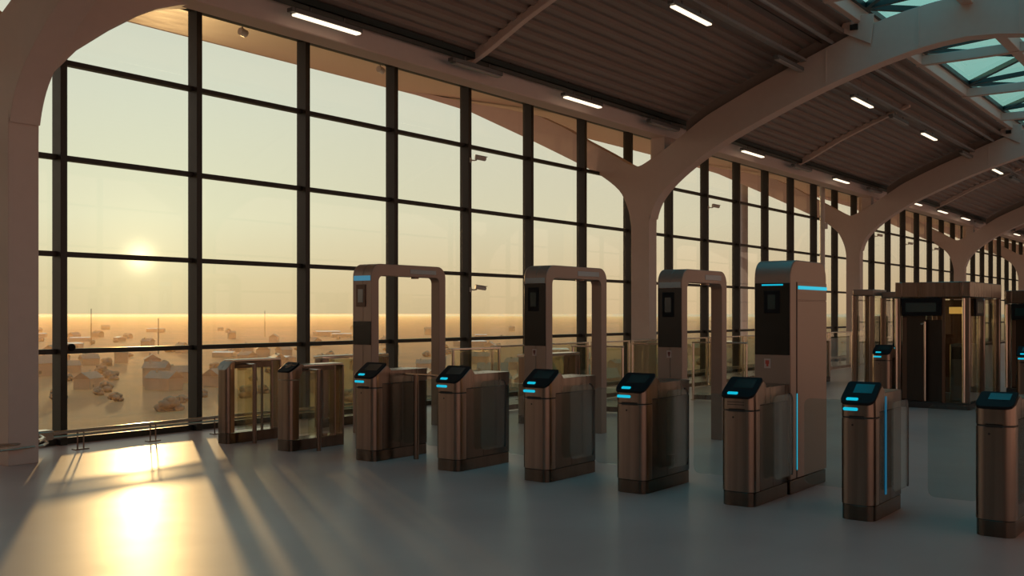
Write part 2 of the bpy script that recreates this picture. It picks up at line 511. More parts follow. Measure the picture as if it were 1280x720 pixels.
# skylight bays
def skylight_bay(X0, X1, i):
    root = thing('window_%d' % (n_win + 1 + i), None, None, (0, 0, 0), kind='structure')
    xs = [X0 + 3.80, X0 + 7.70, X0 + 11.5]
    for x in xs:
        ybox(MB(), x - 0.07, x + 0.07, YC - 1.90, YC + 1.90, 6.78, 6.98).build('cross_beam', 'column', root, bevel=0.01)
    nodes = [X0] + xs + [X1]
    for sgn in (1, -1):
        def Y(y): return y if sgn == 1 else 2 * YC - y
        def P(x, y, dz=0.0): return (x, Y(y), 7.10 + (6.0 - y) / 1.8 * 0.12 + dz)
        def bar(a, b, w=0.045):
            a, b = Vector(a), Vector(b)
            d = (b - a).normalized(); sd = d.cross(Vector((0, 0, 1))).normalized() * w; up = Vector((0, 0, 0.05))
            vs = [a - sd - up, a + sd - up, a + sd + up, a - sd + up, b - sd - up, b + sd - up, b + sd + up, b - sd + up]
            return MB().add(vs, [(0, 1, 2, 3), (7, 6, 5, 4), (0, 4, 5, 1), (1, 5, 6, 2), (2, 6, 7, 3), (3, 7, 4, 0)])
        bar(P(X0, 5.96), P(X1, 5.96)).build('glazing_bar', 'skybar', root)
        bar(P(X0, 4.36), P(X1, 4.36)).build('glazing_bar', 'skybar', root)
        for a, b in zip(nodes, nodes[1:]):
            bar(P(b, 5.96), P(b, 4.36)).build('glazing_bar', 'skybar', root)
            bar(P(b, 5.96), P(b - 1.75, 4.36)).build('glazing_bar', 'skybar', root)
            if b - a > 3.0:
                bar(P(a, 5.96), P(b - 1.75, 4.36)).build('glazing_bar', 'skybar', root)
            vs = [P(a, 5.98, 0.055), P(b, 5.98, 0.055), P(b, 4.2, 0.055), P(a, 4.2, 0.055)]
            MB().add(vs, [(0, 1, 2, 3)]).build('pane', 'sky_pane', root, smooth=False)
for i, (a, b) in enumerate(zip(FRAME_X, FRAME_X[1:])): skylight_bay(a, b, i)
MB_end = MB()
ybox(MB_end, X_A, FRAME_X[0], YC - 1.9, YC + 1.9, 7.06, 7.2)
trim(MB_end, 'deck')

# ================================================================= services under the roof
def cable_tray(Y0, z0, name, label):
    root = thing(name, label, 'cable tray', (0, Y0, z0))
    m = MB()
    m.box(X_A + 0.1, X_B - 0.1, -0.09, 0.09, 0, 0.012)
    m.box(X_A + 0.1, X_B - 0.1, -0.09, -0.078, 0, 0.10)
    m.box(X_A + 0.1, X_B - 0.1, 0.078, 0.09, 0, 0.10)
    m.build('tray_channel', 'tray', root)
    for k in range(26):
        x = 3.0 + 1.65 * k
        h = MB().tube([(x, -0.084, 0.05), (x, 0.0, 0.24), (x, 0.084, 0.05)], 0.009, 6).build('hanger', 'tray', root)
    return root
cable_tray(9.74, 5.385, 'cable_tray', 'dark green cable tray running along the top of the window-side beam')

def strip_light(x0, x1, y, z, lit, label, group):
    L = x1 - x0
    root = thing('ceiling_strip_light', label, 'light', (x0, y, z), group=group)
    m = MB().box(0, L, -0.055, 0.055, 0.0, 0.06)
    m.box(-0.05, 0.0, -0.05, 0.05, 0.005, 0.055).box(L * 0.25 - 0.01, L * 0.25 + 0.01, -0.012, 0.012, 0.055, 0.14).box(L * 0.75 - 0.01, L * 0.75 + 0.01, -0.012, 0.012, 0.055, 0.14)
    m.build('housing', 'fixture', root, bevel=0.004)
    MB().box(0.02, L - 0.02, -0.048, 0.048, -0.028, 0.0).build('tube_cover', 'lamp' if lit else 'lamp_off', root, bevel=0.012)
    return root
for bi, X in enumerate(FRAME_X):
    offs = [(3.05, 1), (6.1, 0), (9.05, 1), (12.0, 0)] if bi < 3 else [(3.2, 1), (6.6, 1), (10.0, 1), (12.2, 0)]
    nxt = {0: 'first', 1: 'second', 2: 'third', 3: 'fourth', 4: 'fifth', 5: 'sixth'}
    bay = 'before the first' if bi == 0 else 'after the ' + nxt[bi - 1]
    for k, (dx, lit) in enumerate(offs):
        x0 = X + dx
        if x0 < 2.5 or x0 > 62: continue
        st = 'lit' if lit else 'unlit'
        strip_light(x0, x0 + 1.15, 9.70, 5.255, lit, '%s strip light under the window-side tray, %s fitting %s arch' % (st, nxt[k], bay), 'strip lights along the window-side beam')
    for k, (dx, lit) in enumerate([(2.75, 1), (5.4, 0), (8.0, 1), (11.9, 0)]):
        x0 = X + dx
        if x0 < 10 or x0 > 52: continue
        st = 'lit' if lit else 'unlit'
        strip_light(x0, x0 + 1.25, 7.10, 6.08, lit, '%s strip light on the upper ceiling conduit, %s fitting %s arch' % (st, nxt[k], bay), 'strip lights along the ceiling conduit')
cd = thing('conduit', 'grey ceiling conduit carrying the upper row of strip lights', 'conduit', (0, 7.05, 6.24))
MB().box(X_A + 0.1, X_B - 0.1, -0.06, 0.06, 0, 0.05).build('channel', 'pipe', cd, bevel=0.006)
for k in range(24):
    x = 4.2 + 2.2 * k
    MB().tube([(x, 0, 0.04), (x, 0, 0.32)], 0.008, 6).build('hanger', 'pipe', cd)
tag(MB().tube([(X_A + 0.1, 6.52, 6.52), (X_B - 0.1, 6.52, 6.52)], 0.035, 10).build('sprinkler_pipe', 'pipe'), 'grey pipe running along the edge of the skylight', 'pipe')
tag(MB().tube([(X_A + 0.1, 6.74, 6.56), (X_B - 0.1, 6.74, 6.56)], 0.011, 6).build('cable', 'mullion'), 'thin dark cable running under the corrugated ceiling near the skylight', 'cable')

# ================================================================= cctv cameras and small fittings
def cctv(x, y, z, label, rz=0.0, scale=0.85):
    root = thing('wall_mount_camera', label, 'security camera', (x, y, z), rz)
    root.scale = (scale,) * 3
    MB().box(-0.03, 0.03, -0.02, 0.0, -0.05, 0.05).tube([(0, -0.01, 0), (0.02, -0.09, -0.01), (0.06, -0.13, 0.0)], 0.014, 8).build('bracket', 'cctv', root)
    b = MB().prism(rrect(-0.045, 0.045, -0.04, 0.04, 0.014), 'x', 0.0, 0.22).build('housing', 'cctv', root, bevel=0.004)
    b.location = (0.0, -0.14, 0.05); b.rotation_euler = (0, math.radians(8), math.radians(-35))
    MB().tube([(0.205, 0, 0), (0.232, 0, 0)], 0.028, 12).build('lens', 'reader_black', b)
    v = MB().box(-0.01, 0.25, -0.05, 0.05, 0.042, 0.05).build('sunshield', 'cctv', b, bevel=0.003)
yy = WALL_Y - 0.155
cx = MX0
cctv(cx + MDX * 4, yy, 4.27, 'pale security camera high on the mullion over the gap between the first two gate arches')
cctv(cx + MDX * 4, yy, 1.98, 'pale security camera low on a mullion, beside the first gate arch')
cctv(cx + MDX * 9, yy, 4.22, 'pale security camera on a mullion just past the middle Y-shaped column')
cctv(cx + MDX * 18.0, yy, 4.22, 'pale security camera on a mullion behind the glass scanner cabin, nearer one')
cctv(cx + MDX * 20.0, yy, 4.2, 'pale security camera on a mullion behind the glass scanner cabin, farther one')
cctv(cx + MDX * 16.0, yy, 4.3, 'pale security camera on a mullion right after the third Y-shaped column')
sp = thing('sensor', 'small dark round sensor on the lowest transom beside the first mullion', 'sensor', (MX0 + 0.12, WALL_Y - 0.078, 1.15))
MB().tube([(0, 0, 0), (0, -0.05, 0.0)], 0.045, 14).build('sensor_dome', 'reader_black', sp, bevel=0.01)
MB().box(-0.06, 0.0, -0.03, 0.0, -0.03, 0.03).build('base', 'wood', sp)
for xx, lab in ((MX0 + MDX * 1 + 1.18, 'small flood lamp hung under the eaves in the second window bay'), (MX0 + MDX * 3 + 0.25, 'small flood lamp hung under the eaves in the fourth window bay')):
    r = thing('ceiling_flood_lamp', lab, 'lamp', (xx, WALL_Y + 0.45, 5.78))
    MB().tube([(0, 0, 0.12), (0, 0, -0.1)], 0.012, 8).build('stem', 'cctv', r)
    h = MB().tube([(-0.05, 0, -0.13), (-0.02, 0, -0.13), (0.07, 0, -0.15)], 0.055, 12).build('lamp_head', 'cctv', r, bevel=0.008)
pl = thing('pole', 'slender pale pole before the windows behind the tall kiosk', 'pole', (30.5, 11.05, 0))
MB().tube([(0, 0, 0), (0, 0, 5.6)], 0.075, 16).build('shaft', 'white_pole', pl)
MB().box(-0.13, 0.02, -0.16, -0.06, 4.12, 4.30).build('junction_box', 'white_pole', pl, bevel=0.01)
MB().tube([(0, 0, 0), (0, 0, 0.03)], 0.14, 20).build('base_flange', 'white_pole', pl)
lp = thing('lamp_post', 'grey lamp post standing outside beyond the glass, right of the middle Y-shaped column', 'lamp post', (34.5, 15.4, -12))
MB().tube([(0, 0, 0), (0, 0, 8), (0, 0, 18.4)], 0.16, 14).build('shaft', 'pipe', lp)
MB().tube([(0, 0, 18.3), (0.5, 0, 18.6), (1.0, 0, 18.65)], 0.06, 8).build('arm', 'pipe', lp)

# ================================================================= low rail along the glass
RY = 10.95
hr = thing('bumper_rail', 'low double steel rail on short post pairs along the foot of the windows', 'rail', (0, RY, 0))
MB().tube([(-4, -0.62, 0.215), (5.3, -0.62, 0.215), (5.58, -0.58, 0.215), (5.74, -0.40, 0.215), (5.86, -0.06, 0.215), (6.0, 0, 0.215), (60, 0, 0.215)], 0.021, 10).build('top_tube', 'steel_bright', hr)
MB().tube([(-4, -0.66, 0.17), (5.3, -0.66, 0.17), (5.62, -0.60, 0.17), (5.77, -0.42, 0.17), (5.90, -0.08, 0.17), (6.04, -0.02, 0.17), (60, -0.02, 0.17)], 0.014, 8).build('lower_tube', 'steel_bright', hr)
MB().box(5.76, 6.02, -0.11, 0.07, 0.15, 0.26).build('joint_sleeve', 'steel_bright', hr, bevel=0.02)
for k in range(28):
    x = 6.39 + 0.94 * k
    p = MB().tube([(x - 0.035, 0, 0.012), (x - 0.035, 0, 0.20)], 0.009, 8)
    p.tube([(x + 0.04, 0, 0.012), (x + 0.04, 0, 0.20)], 0.009, 8)
    p.box(x - 0.085, x + 0.085, -0.04, 0.04, 0, 0.012)
    p.build('post_pair', 'steel', hr)

# ================================================================= turnstiles
def foot(L, hw, r, inset=0.0):
    """(x, half width) stations of a plan with rounded front corners"""
    out = []
    for k in range(0, 7):
        a = math.radians(90 * k / 6)
        out.append((inset + r - r * math.cos(a), hw - inset - r + r * math.sin(a)))
    out += [(L - 0.02, hw - inset), (L - inset, hw - inset - 0.012)]
    return out
def zslope(z, head=True): pass

def head_top(x, zr, zf=0.884, zk=1.0):
    pts = [(0.0, zf - 0.012), (0.015, zf), (0.185, zk), (0.205, zk), (0.262, zr), (5.0, zr)]
    for (a, za), (b, zb) in zip(pts, pts[1:]):
        if a <= x <= b: return za + (zb - za) * (x - a) / (b - a)
    return zr

def turnstile(X, Yl, w, L, label, led=True, status=True, side_glint=None, slots=False, rflap=True, lflap=True, pole=False, lock=True, group='steel turnstiles in the front row', name='turnstile', wide_slab=False):
    hw = w / 2
    root = thing(name, label, 'turnstile', (X, Yl - hw, 0), group=group)
    zr = 0.948
    zf, zk = (0.900, 0.972) if wide_slab else (0.884, 1.0)
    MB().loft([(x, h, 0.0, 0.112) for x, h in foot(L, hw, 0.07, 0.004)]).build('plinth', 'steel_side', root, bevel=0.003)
    MB().loft([(x, h - 0.006, 0.108, 0.12) for x, h in foot(L, hw, 0.065, 0.006)]).build('base_groove', 'groove', root)
    xm = 0.40
    fr = [(x, h) for x, h in foot(L, hw, 0.07) if x < xm]
    MB().loft([(x, h, 0.118, 0.766) for x, h in fr] + [(0.125, hw, 0.118, 0.766)]).build('front_cabinet', 'steel', root, bevel=0.002)
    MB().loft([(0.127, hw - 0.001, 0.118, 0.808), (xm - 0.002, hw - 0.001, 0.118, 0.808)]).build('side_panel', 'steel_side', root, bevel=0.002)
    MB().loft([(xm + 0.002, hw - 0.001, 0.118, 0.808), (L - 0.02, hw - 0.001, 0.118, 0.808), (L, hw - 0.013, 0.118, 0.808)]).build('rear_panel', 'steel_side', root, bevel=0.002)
    MB().loft([(x, h - 0.006, 0.76, 0.785) for x, h in fr] + [(0.125, hw - 0.006, 0.76, 0.785), (0.13, hw - 0.007, 0.76, 0.82), (L - 0.03, hw - 0.007, 0.76, 0.82)]).build('top_groove', 'groove', root)
    # head: rounded front, slanted face, drop to the flat rear deck
    st = [(x, h) for x, h in foot(L, hw, 0.07) if x < 0.12]
    xs = [x for x, _ in st] + [0.125]
    hs = [h for _, h in st] + [hw]
    secs = [(x, h, 0.776, head_top(x, zr, zf, zk)) for x, h in zip(xs, hs)]
    secs += [(0.128, hw, 0.814, head_top(0.128, zr, zf, zk)), (0.185, hw, 0.814, zk), (0.205, hw, 0.814, zk), (0.235, hw, 0.814, (zk + zr) / 2), (0.262, hw, 0.814, zr), (0.40, hw, 0.814, zr), (L - 0.02, hw, 0.814, zr), (L, hw - 0.012, 0.814, zr)]
    hd = MB().loft(secs).build('head', 'steel', root, bevel=0.003)
    # black reader slab over the slanted face
    slope = (zk - zf) / 0.17
    def zt(x): return zf + slope * (x - 0.015)
    slab = []
    sw = hw + (0.0 if not wide_slab else -0.004)
    for x, h in ((-0.012, sw - 0.05), (-0.006, sw - 0.03), (0.006, sw - 0.012), (0.03, sw - 0.002), (0.07, sw), (0.19, sw - 0.004), (0.205, sw - 0.02)):
        slab.append((x, h, zt(x) - 0.002, zt(x) + 0.018))
    rd = MB().loft(slab).build('reader', 'reader_black', root, bevel=0.004)
    def slab_rect(x0, x1, y0, y1, h0, h1):
        vs = [(x, y, zt(x) + h) for h in (h0, h1) for y in (y0, y1) for x in (x0, x1)]
        return MB().add(vs, [(0, 2, 3, 1), (4, 5, 7, 6), (0, 1, 5, 4), (2, 6, 7, 3), (0, 4, 6, 2), (1, 3, 7, 5)])
    slab_rect(0.085, 0.175, -hw + 0.045, hw - 0.075, 0.018, 0.0205).build('screen', 'screen', rd)
    if status:
        poly = rrect(-0.045, 0.045, -0.011, 0.011, 0.0105)
        vs = [(0.020 + q, p + hw * 0.30, zt(0.020 + q) + 0.0185) for p, q in poly] + [(0.020 + q, p + hw * 0.30, zt(0.020 + q) + 0.024) for p, q in poly]
        n = len(poly)
        MB().add(vs, [tuple(range(n - 1, -1, -1)), tuple(range(n, 2 * n))] + [(i, (i + 1) % n, n + (i + 1) % n, n + i) for i in range(n)]).build('status_light', 'led', rd)
    if led:
        poly = rrect(-0.01, hw - 0.03, 0.822, 0.846, 0.011)
        MB().prism(poly, 'x', -0.004, 0.03).build('light_bar', 'led', hd)
    if slots:
        for z in (0.836, 0.815):
            MB().box(-0.002, 0.01, -hw * 0.45, hw * 0.55, z, z + 0.005).build('slot', 'groove', hd)
    if lock:
        MB().tube([(-0.002, 0.03, 0.715), (0.02, 0.03, 0.715)], 0.008, 12).build('lock', 'groove', root)
    if side_glint:
        MB().prism(rrect(side_glint[0], side_glint[0] + 0.034, 0.17, 0.92, 0.01), 'y', -hw - 0.004, -hw + 0.004).build('side_reflection', side_glint[1], root)  # soft blue reflection on the side, put in as a glowing strip
    def flap(kind):
        fz0, fz1 = 0.185, 0.875
        if kind == 'r':   # swung open along the right side of the cabinet
            y = -hw - 0.045
            g = MB().prism(rrect(0.30, 0.70, fz0, fz1, 0.06, 6), 'y', y - 0.006, y + 0.006).build('glass_flap', 'flap', root, smooth=False)
            e = MB()
            arc = [(0.64, fz1)] + [(0.64 + 0.06 * math.sin(math.radians(a)), fz1 - 0.06 + 0.06 * math.cos(math.radians(a))) for a in (30, 60, 90)] + [(0.70, fz0 + 0.02), (0.69, fz0)]
            e.tube([(px, y, pz) for px, pz in arc], 0.008, 8)
            e.build('edge_seal', 'groove', g)
        else:             # closed across the lane on the left side
            x = 0.30
            g = MB().prism(rrect(hw + 0.022, hw + 0.385, fz0, fz1, 0.055, 6), 'x', x - 0.006, x + 0.006).build('glass_flap', 'flap', root, smooth=False)
        y0, y1 = (-hw - 0.052, -hw + 0.002) if kind == 'r' else (hw - 0.002, hw + 0.035)
        for z in (() if kind == 'r' else (0.30, 0.72)):
            MB().box(0.29, 0.312, y0, y1, z, z + 0.035).build('hinge', 'steel_side', g, bevel=0.005)
    if rflap: flap('r')
    if lflap: flap('l')
    if pole:
        y = -hw - 0.20
        MB().tube([(0.435, y, 0.0), (0.435, y, 0.90)], 0.028, 16).build('gate_post', 'steel', root)
        g = MB().prism(rrect(-hw - 0.175, -hw - 0.005, 0.16, 0.895, 0.06, 6), 'x', 0.429, 0.441).build('glass_flap', 'flap', root, smooth=False)
        MB().tube([(0.435, -hw - 0.01, 0.90), (0.435, y, 0.90), (0.435, y - 0.30, 0.90)], 0.012, 8).build('top_bar', 'steel_bright', root)
    return root

X0 = 7.673
TY = [7.858, 6.710, 5.642, 4.629, 3.629, 2.651, 1.701]
G = 'steel turnstiles in the front row'
turnstile(X0, TY[0], 0.312, 0.845, 'steel turnstile in front of the first gate arch, a dark gate post standing beside it', pole=True, rflap=False, lflap=False)
turnstile(X0, TY[1], 0.308, 0.845, 'steel turnstile with cyan lights between the first and second gate arches')
turnstile(X0, TY[2], 0.306, 0.835, 'steel turnstile with cyan lights standing right in front of the second gate arch')
turnstile(X0, TY[3], 0.306, 0.84, 'steel turnstile with cyan lights standing right in front of the third gate arch')
turnstile(X0, TY[4], 0.290, 0.735, 'steel turnstile without a front light bar, joined to the tall solid kiosk', led=False, slots=True)
turnstile(X0, TY[5], 0.262, 0.70, 'steel turnstile with teal screen and blue side reflection, beside the solid kiosk', side_glint=(0.26, 'glint_blue'))
turnstile(X0, TY[6], 0.262, 0.72, 'unlit dark-topped steel turnstile at the near end of the row', led=False, status=False, wide_slab=True)

# far row copies: two small turnstiles by the scanner cabin and one beyond it
turnstile(17.3, 5.43, 0.30, 0.80, 'small distant turnstile with cyan bar just beside the scanner cabin', rflap=False, lflap=False, group='distant turnstiles beyond the front row')
turnstile(19.6, 5.80, 0.30, 0.80, 'distant turnstile half hidden behind another beside the scanner cabin', rflap=False, lflap=False, group='distant turnstiles beyond the front row')
turnstile(17.9, 3.34, 0.30, 0.80, 'distant turnstile with cyan bar past the scanner cabin at the picture edge', rflap=False, lflap=False, group='distant turnstiles beyond the front row')

# ================================================================= glass-sided barrier units at the window end of the row
def glass_unit(Yl, w, label, reader):
    hw = w / 2; L = 0.84
    root = thing('glass_turnstile', label, 'turnstile', (X0, Yl - hw, 0), group='glass-sided units at the window end of the row')
    zt = 0.985 if not reader else 0.955
    MB().loft([(x, h, 0.0, 0.125) for x, h in foot(L, hw, 0.05, 0.003)]).build('plinth', 'steel_side', root, bevel=0.003)
    if reader:
        st = [(x, h) for x, h in foot(0.15, hw, 0.06) if x < 0.1] + [(0.13, hw)]
        MB().loft([(x, h, 0.129, 0.80) for x, h in st]).build('front_post', 'steel', root, bevel=0.003)
        secs = [(x, h, 0.806, 0.885 + 0.6 * x) for x, h in st] + [(0.16, hw, 0.86, 0.985), (0.22, hw * 0.9, 0.93, 0.955)]
        hd = MB().loft(secs).build('head', 'steel', root, bevel=0.004)
        rd = MB().loft([(-0.004, hw - 0.04, 0.884, 0.90), (0.02, hw - 0.02, 0.897, 0.915), (0.13, hw - 0.015, 0.965, 0.984), (0.165, hw - 0.03, 0.985, 1.0)]).build('reader', 'reader_black', root, bevel=0.006)
        pts = rrect(0.045, 0.125, -0.04, 0.04, 0.039, 8)
        vs = [(x, y, 0.9145 + (x - 0.02) * 0.627 + h) for h in (0.0, 0.004) for x, y in pts]
        n = len(pts)
        MB().add(vs, [tuple(range(n - 1, -1, -1)), tuple(range(n, 2 * n))] + [(i, (i + 1) % n, n + (i + 1) % n, n + i) for i in range(n)]).build('screen', 'screen', rd)
    else:
        st = [(x, h) for x, h in foot(0.15, hw, 0.06) if x < 0.1] + [(0.11, hw)]
        top = {0: 0.88, 1: 0.90, 2: 0.92, 3: 0.94, 4: 0.96, 5: 0.975, 6: 0.985, 7: 0.985}
        MB().loft([(x, h, 0.129, min(0.985, 0.88 + x * 1.4)) for x, h in st]).build('front_post', 'steel', root, bevel=0.004)
    MB().box(0.10, L, -hw * 0.8, hw * 0.8, zt - 0.012, zt + 0.014).build('top_rail', 'steel_bright', root, bevel=0.006)
    for sgn in (1, -1):
        y = sgn * (hw - 0.012)
        g = MB().box(0.16, L - 0.17, y - 0.004, y + 0.004, 0.15, 0.895).build('glass_panel', 'barrier_glass', root, smooth=False)
        MB().box(0.128 if reader else 0.112, L - 0.15, y - 0.008, y + 0.008, 0.895, zt - 0.014).build('upper_panel', 'steel_side', root)
        MB().box(L - 0.17, L - 0.145, y - 0.010, y + 0.010, 0.126, zt - 0.013).build('stile', 'steel', root)
        MB().box(L - 0.14, L - 0.03, y - 0.004, y + 0.004, 0.15, zt - 0.02).build('glass_panel', 'barrier_glass', root, smooth=False)
    MB().box(L - 0.03, L - 0.004, -hw + 0.01, hw - 0.01, 0.126, zt - 0.013).build('rear_post', 'steel', root, bevel=0.004)
    y = -hw - 0.18
    MB().tube([(0.26, y, 0.0), (0.26, y, zt - 0.035)], 0.026, 16).build('gate_post', 'steel', root)
    MB().prism(rrect(-hw - 0.155, -hw - 0.006, 0.16, 0.88, 0.04), 'x', 0.255, 0.265).build('glass_flap', 'barrier_glass', root, smooth=False)
    MB().tube([(0.26, -hw + 0.01, zt - 0.04), (0.26, y, zt - 0.04)], 0.010, 8).build('top_bar', 'steel_bright', root)
glass_unit(10.178, 0.21, 'glass-sided turnstile unit without a reader, the one closest to the window wall', False)
glass_unit(9.10, 0.25, 'glass-sided turnstile unit with an oval dark reader on its steel post', True)

# ================================================================= gate arches and kiosk
def rounded_top(u0, u1, zb, zt, r, n=8):
    pts = [(u0, zb)]
    for k in range(n + 1):
        a = math.radians(180 - 90 * k / n)
        pts.append((u0 + r + r * math.cos(a), zt - r + r * math.sin(a)))
    for k in range(n + 1):
        a = math.radians(90 - 90 * k / n)
        pts.append((u1 - r + r * math.cos(a), zt - r + r * math.sin(a)))
    pts.append((u1, zb))
    return pts

def sticker(root, x, y, z, s, red):
    p = MB().box(x - 0.003, x, y - 0.026 * s, y + 0.026 * s, z - 0.036 * s, z + 0.036 * s).build('sticker', 'sticker', root)
    k = 'sticker_red' if red else 'sticker_dark'
    MB().box(x - 0.005, x - 0.002, y - 0.013 * s, y + 0.015 * s, z - 0.004 * s, z + 0.024 * s).build('pictogram', k, p)
    MB().box(x - 0.005, x - 0.002, y - 0.008 * s, y + 0.008 * s, z - 0.022 * s, z - 0.003 * s).build('pictogram', k, p)

def gate_arch(X, yl, yr, Ht, L, label, lit, full_black, name='gate_arch', detail=True, group='gate arches behind the turnstiles'):
    W = yl - yr
    root = thing(name, label, 'gate arch', (X, yr, 0), group=group)   # local: x along lane, y 0..W to the left
    r = 0.16; tp = 0.135; tb = 0.155
    # side frame (thin portal) along the right edge
    prof = rounded_top(0, L, 0, Ht, r)
    inner = list(reversed(rounded_top(tp, L - tp, 0, Ht - tb, 0.075)))
    prt = MB().prism(prof + inner, 'y', 0.0, 0.15).build('portal_frame', 'gate_paint', root, bevel=0.006)
    # wide front post with rounded crown
    pr = [(0, 0)]
    for k in range(9):
        a = math.radians(180 - 90 * k / 8)
        pr.append((r + r * math.cos(a), Ht - r + r * math.sin(a)))
    pr += [(r + 0.10, Ht), (r + 0.10, Ht - tb), (tp, Ht - tb - 0.02), (tp, 0)]
    MB().prism(pr, 'y', 0.151, W).build('front_post', 'gate_paint', root, bevel=0.006)
    zb = Ht - 0.155
    MB().box(-0.006, 0.02, 0.02, W - 0.02, zb - 0.065, zb).build('light_band', 'led_dim' if lit else 'led_off', root, bevel=0.004)
    if full_black:
        pn = MB().box(-0.008, 0.01, 0.008, W - 0.008, 1.165, zb - 0.068).build('face_panel', 'black_panel', root, bevel=0.004)
    else:
        pn = MB().box(-0.008, 0.01, 0.008, W - 0.008, 1.15, zb - 0.59).build('face_panel', 'black_panel', root, bevel=0.004)
    c = W * 0.55
    fm = MB().box(-0.014, -0.002, c - W * 0.24, c + W * 0.24, zb - 0.40, zb - 0.115).build('camera_frame', 'reader_black' if full_black else 'wood', root, bevel=0.004)
    MB().box(-0.017, -0.010, c - W * 0.13, c + W * 0.13, zb - 0.345, zb - 0.175).build('camera_window', 'screen' if full_black else 'led_off', fm)
    if detail:
        MB().box(L * 0.50, L * 0.86, -0.005, 0.01, Ht - 0.115, Ht - 0.055).build('side_display', 'led_off', root, bevel=0.004)
        MB().tube([(L * 0.62, 0.075, Ht - tb + 0.01), (L * 0.62, 0.075, Ht - tb - 0.02)], 0.055, 16).build('ceiling_sensor', 'gate_paint', root, bevel=0.006)
        for xx in (tp + 0.012, L - tp - 0.012):
            pass
        if full_black: sticker(root, -0.001, W * 0.52, 1.085, 1.15, False)
    return root
gate_arch(9.4, 9.627, 9.288, 2.198, 1.458, 'taupe gate arch with blue light band, the one nearest the window wall', True, False)
gate_arch(10.0, 7.306, 6.978, 2.136, 1.378, 'taupe gate arch with all-black face panel, left of the middle column', False, True)
gate_arch(10.5, 5.751, 5.436, 2.067, 1.187, 'taupe gate arch with all-black face panel between the middle column and the solid kiosk', False, True)
def gate_frame(X, y0, y1, Ht, label):
    root = thing('walkthrough_gate', label, 'gate frame', (X, y0, 0), group='distant gate frames')
    W = y1 - y0
    MB().box(0, 0.9, 0, W, Ht - 0.13, Ht).build('header', 'gate_paint', root, bevel=0.02)
    for x in (0.0, 0.82):
        for y in (0.0, W - 0.09):
            MB().box(x, x + 0.08, y, y + 0.09, 0, Ht - 0.13).build('post', 'steel', root, bevel=0.01)
    for x in (0.0, 0.82):
        MB().tube([(x - 0.005, W - 0.005, 0.0), (x - 0.005, W - 0.005, Ht - 0.13)], 0.018, 8).build('edge_tube', 'steel_bright', root)
    for y in (0.045, W - 0.045):
        MB().box(0.09, 0.81, y - 0.005, y + 0.005, 0.1, Ht - 0.14).build('glass_panel', 'barrier_glass', root, smooth=False)
    MB().box(0.78, 0.86, 0.10, W * 0.5, 0.0, 1.5).build('inner_panel', 'groove', root, bevel=0.01)
gate_frame(22.0, 6.86, 7.31, 2.07, 'distant steel gate frame with glass sides in front of the third column')
gate_frame(22.3, 6.40, 6.80, 2.02, 'distant steel gate frame between another frame and the scanner cabin')

def kiosk():
    X, yl, yr, Ht, L = X0 + 0.742, 3.655, 3.325, 2.015, 0.86
    W = yl - yr
    root = thing('gate_kiosk', 'tall solid taupe kiosk with black face panel and cyan light strip, joined to a turnstile', 'kiosk', (X, yr, 0))
    r = 0.15
    MB().prism(rounded_top(0, L, 0.125, Ht, r), 'y', 0, W).build('cabinet', 'gate_paint', root, bevel=0.008)
    MB().box(0.004, L - 0.004, 0.004, W - 0.004, 0.0, 0.118).build('plinth', 'steel_side', root, bevel=0.004)
    MB().box(-0.006, 0.01, 0.006, W - 0.006, 1.195, Ht - 0.20).build('face_panel', 'black_panel', root, bevel=0.004)
    MB().box(-0.01, 0.0, W * 0.20, W * 0.78, Ht - 0.222, Ht - 0.210).build('light_strip', 'led', root)
    fm = MB().box(-0.012, -0.003, W * 0.28, W * 0.72, Ht - 0.46, Ht - 0.265).build('camera_frame', 'reader_black', root, bevel=0.004)
    MB().box(-0.015, -0.009, W * 0.40, W * 0.61, Ht - 0.425, Ht - 0.300).build('camera_window', 'screen', fm)
    # right-hand side: door with groove, horizontal cyan strip, vertical strip
    MB().box(0.145, L - 0.004, -0.005, 0.002, Ht - 0.345, Ht - 0.19).build('upper_cover', 'gate_paint', root, bevel=0.003)
    MB().box(0.145, L - 0.004, -0.005, 0.002, 0.13, Ht - 0.353).build('side_door', 'gate_paint', root, bevel=0.003)
    MB().box(0.155, L - 0.006, -0.010, -0.004, Ht - 0.252, Ht - 0.222).build('light_bar', 'led', root, bevel=0.002)
    MB().box(0.128, 0.142, -0.003, 0.002, 0.13, Ht - 0.19).build('door_groove', 'groove', root)
    MB().box(0.131, 0.141, -0.006, -0.001, 0.20, 0.86).build('light_bar', 'led', root)
    sticker(root, -0.001, W * 0.63, 1.12, 1.15, True)
kiosk()

# ================================================================= glass balustrade run behind the gates
def barrier(x0, y0, length, rz, label, posts='both', h=1.05, amber=False):
    root = thing('glass_barrier', label, 'barrier', (x0, y0, 0), rz, group='glass barrier panels along the window side')
    MB().prism(rrect(0.05, length - 0.05, 0.06, h - 0.03, 0.02), 'y', -0.006, 0.006).build('glass_panel', 'barrier_glass', root, smooth=False)
    MB().box(0.0, length, -0.022, 0.022, h - 0.028, h).build('top_rail', 'steel_bright', root, bevel=0.006)
    for x in ((0.025, length - 0.025) if posts == 'both' else (length - 0.025,)):
        p = MB().tube([(x, 0, 0), (x, 0, h - 0.03)], 0.024, 12)
        p.tube([(x, 0, 0), (x, 0, 0.015)], 0.045, 14)
        p.build('post', 'steel_bright', root)
    MB().box(0.05, length - 0.05, -0.02, 0.02, 0.02, 0.10).build('bottom_rail', 'steel', root)
names = ['seen between the first and second gate arches', 'ending behind the second gate arch', 'seen through the second gate arch', 'seen just left of the middle column', 'passing in front of the middle column',
         'seen through the third gate arch', 'between the third gate arch and the solid kiosk', 'hidden partly by the solid kiosk', 'just past the solid kiosk', 'in front of the third column', 'past the third column']
x = 12.55
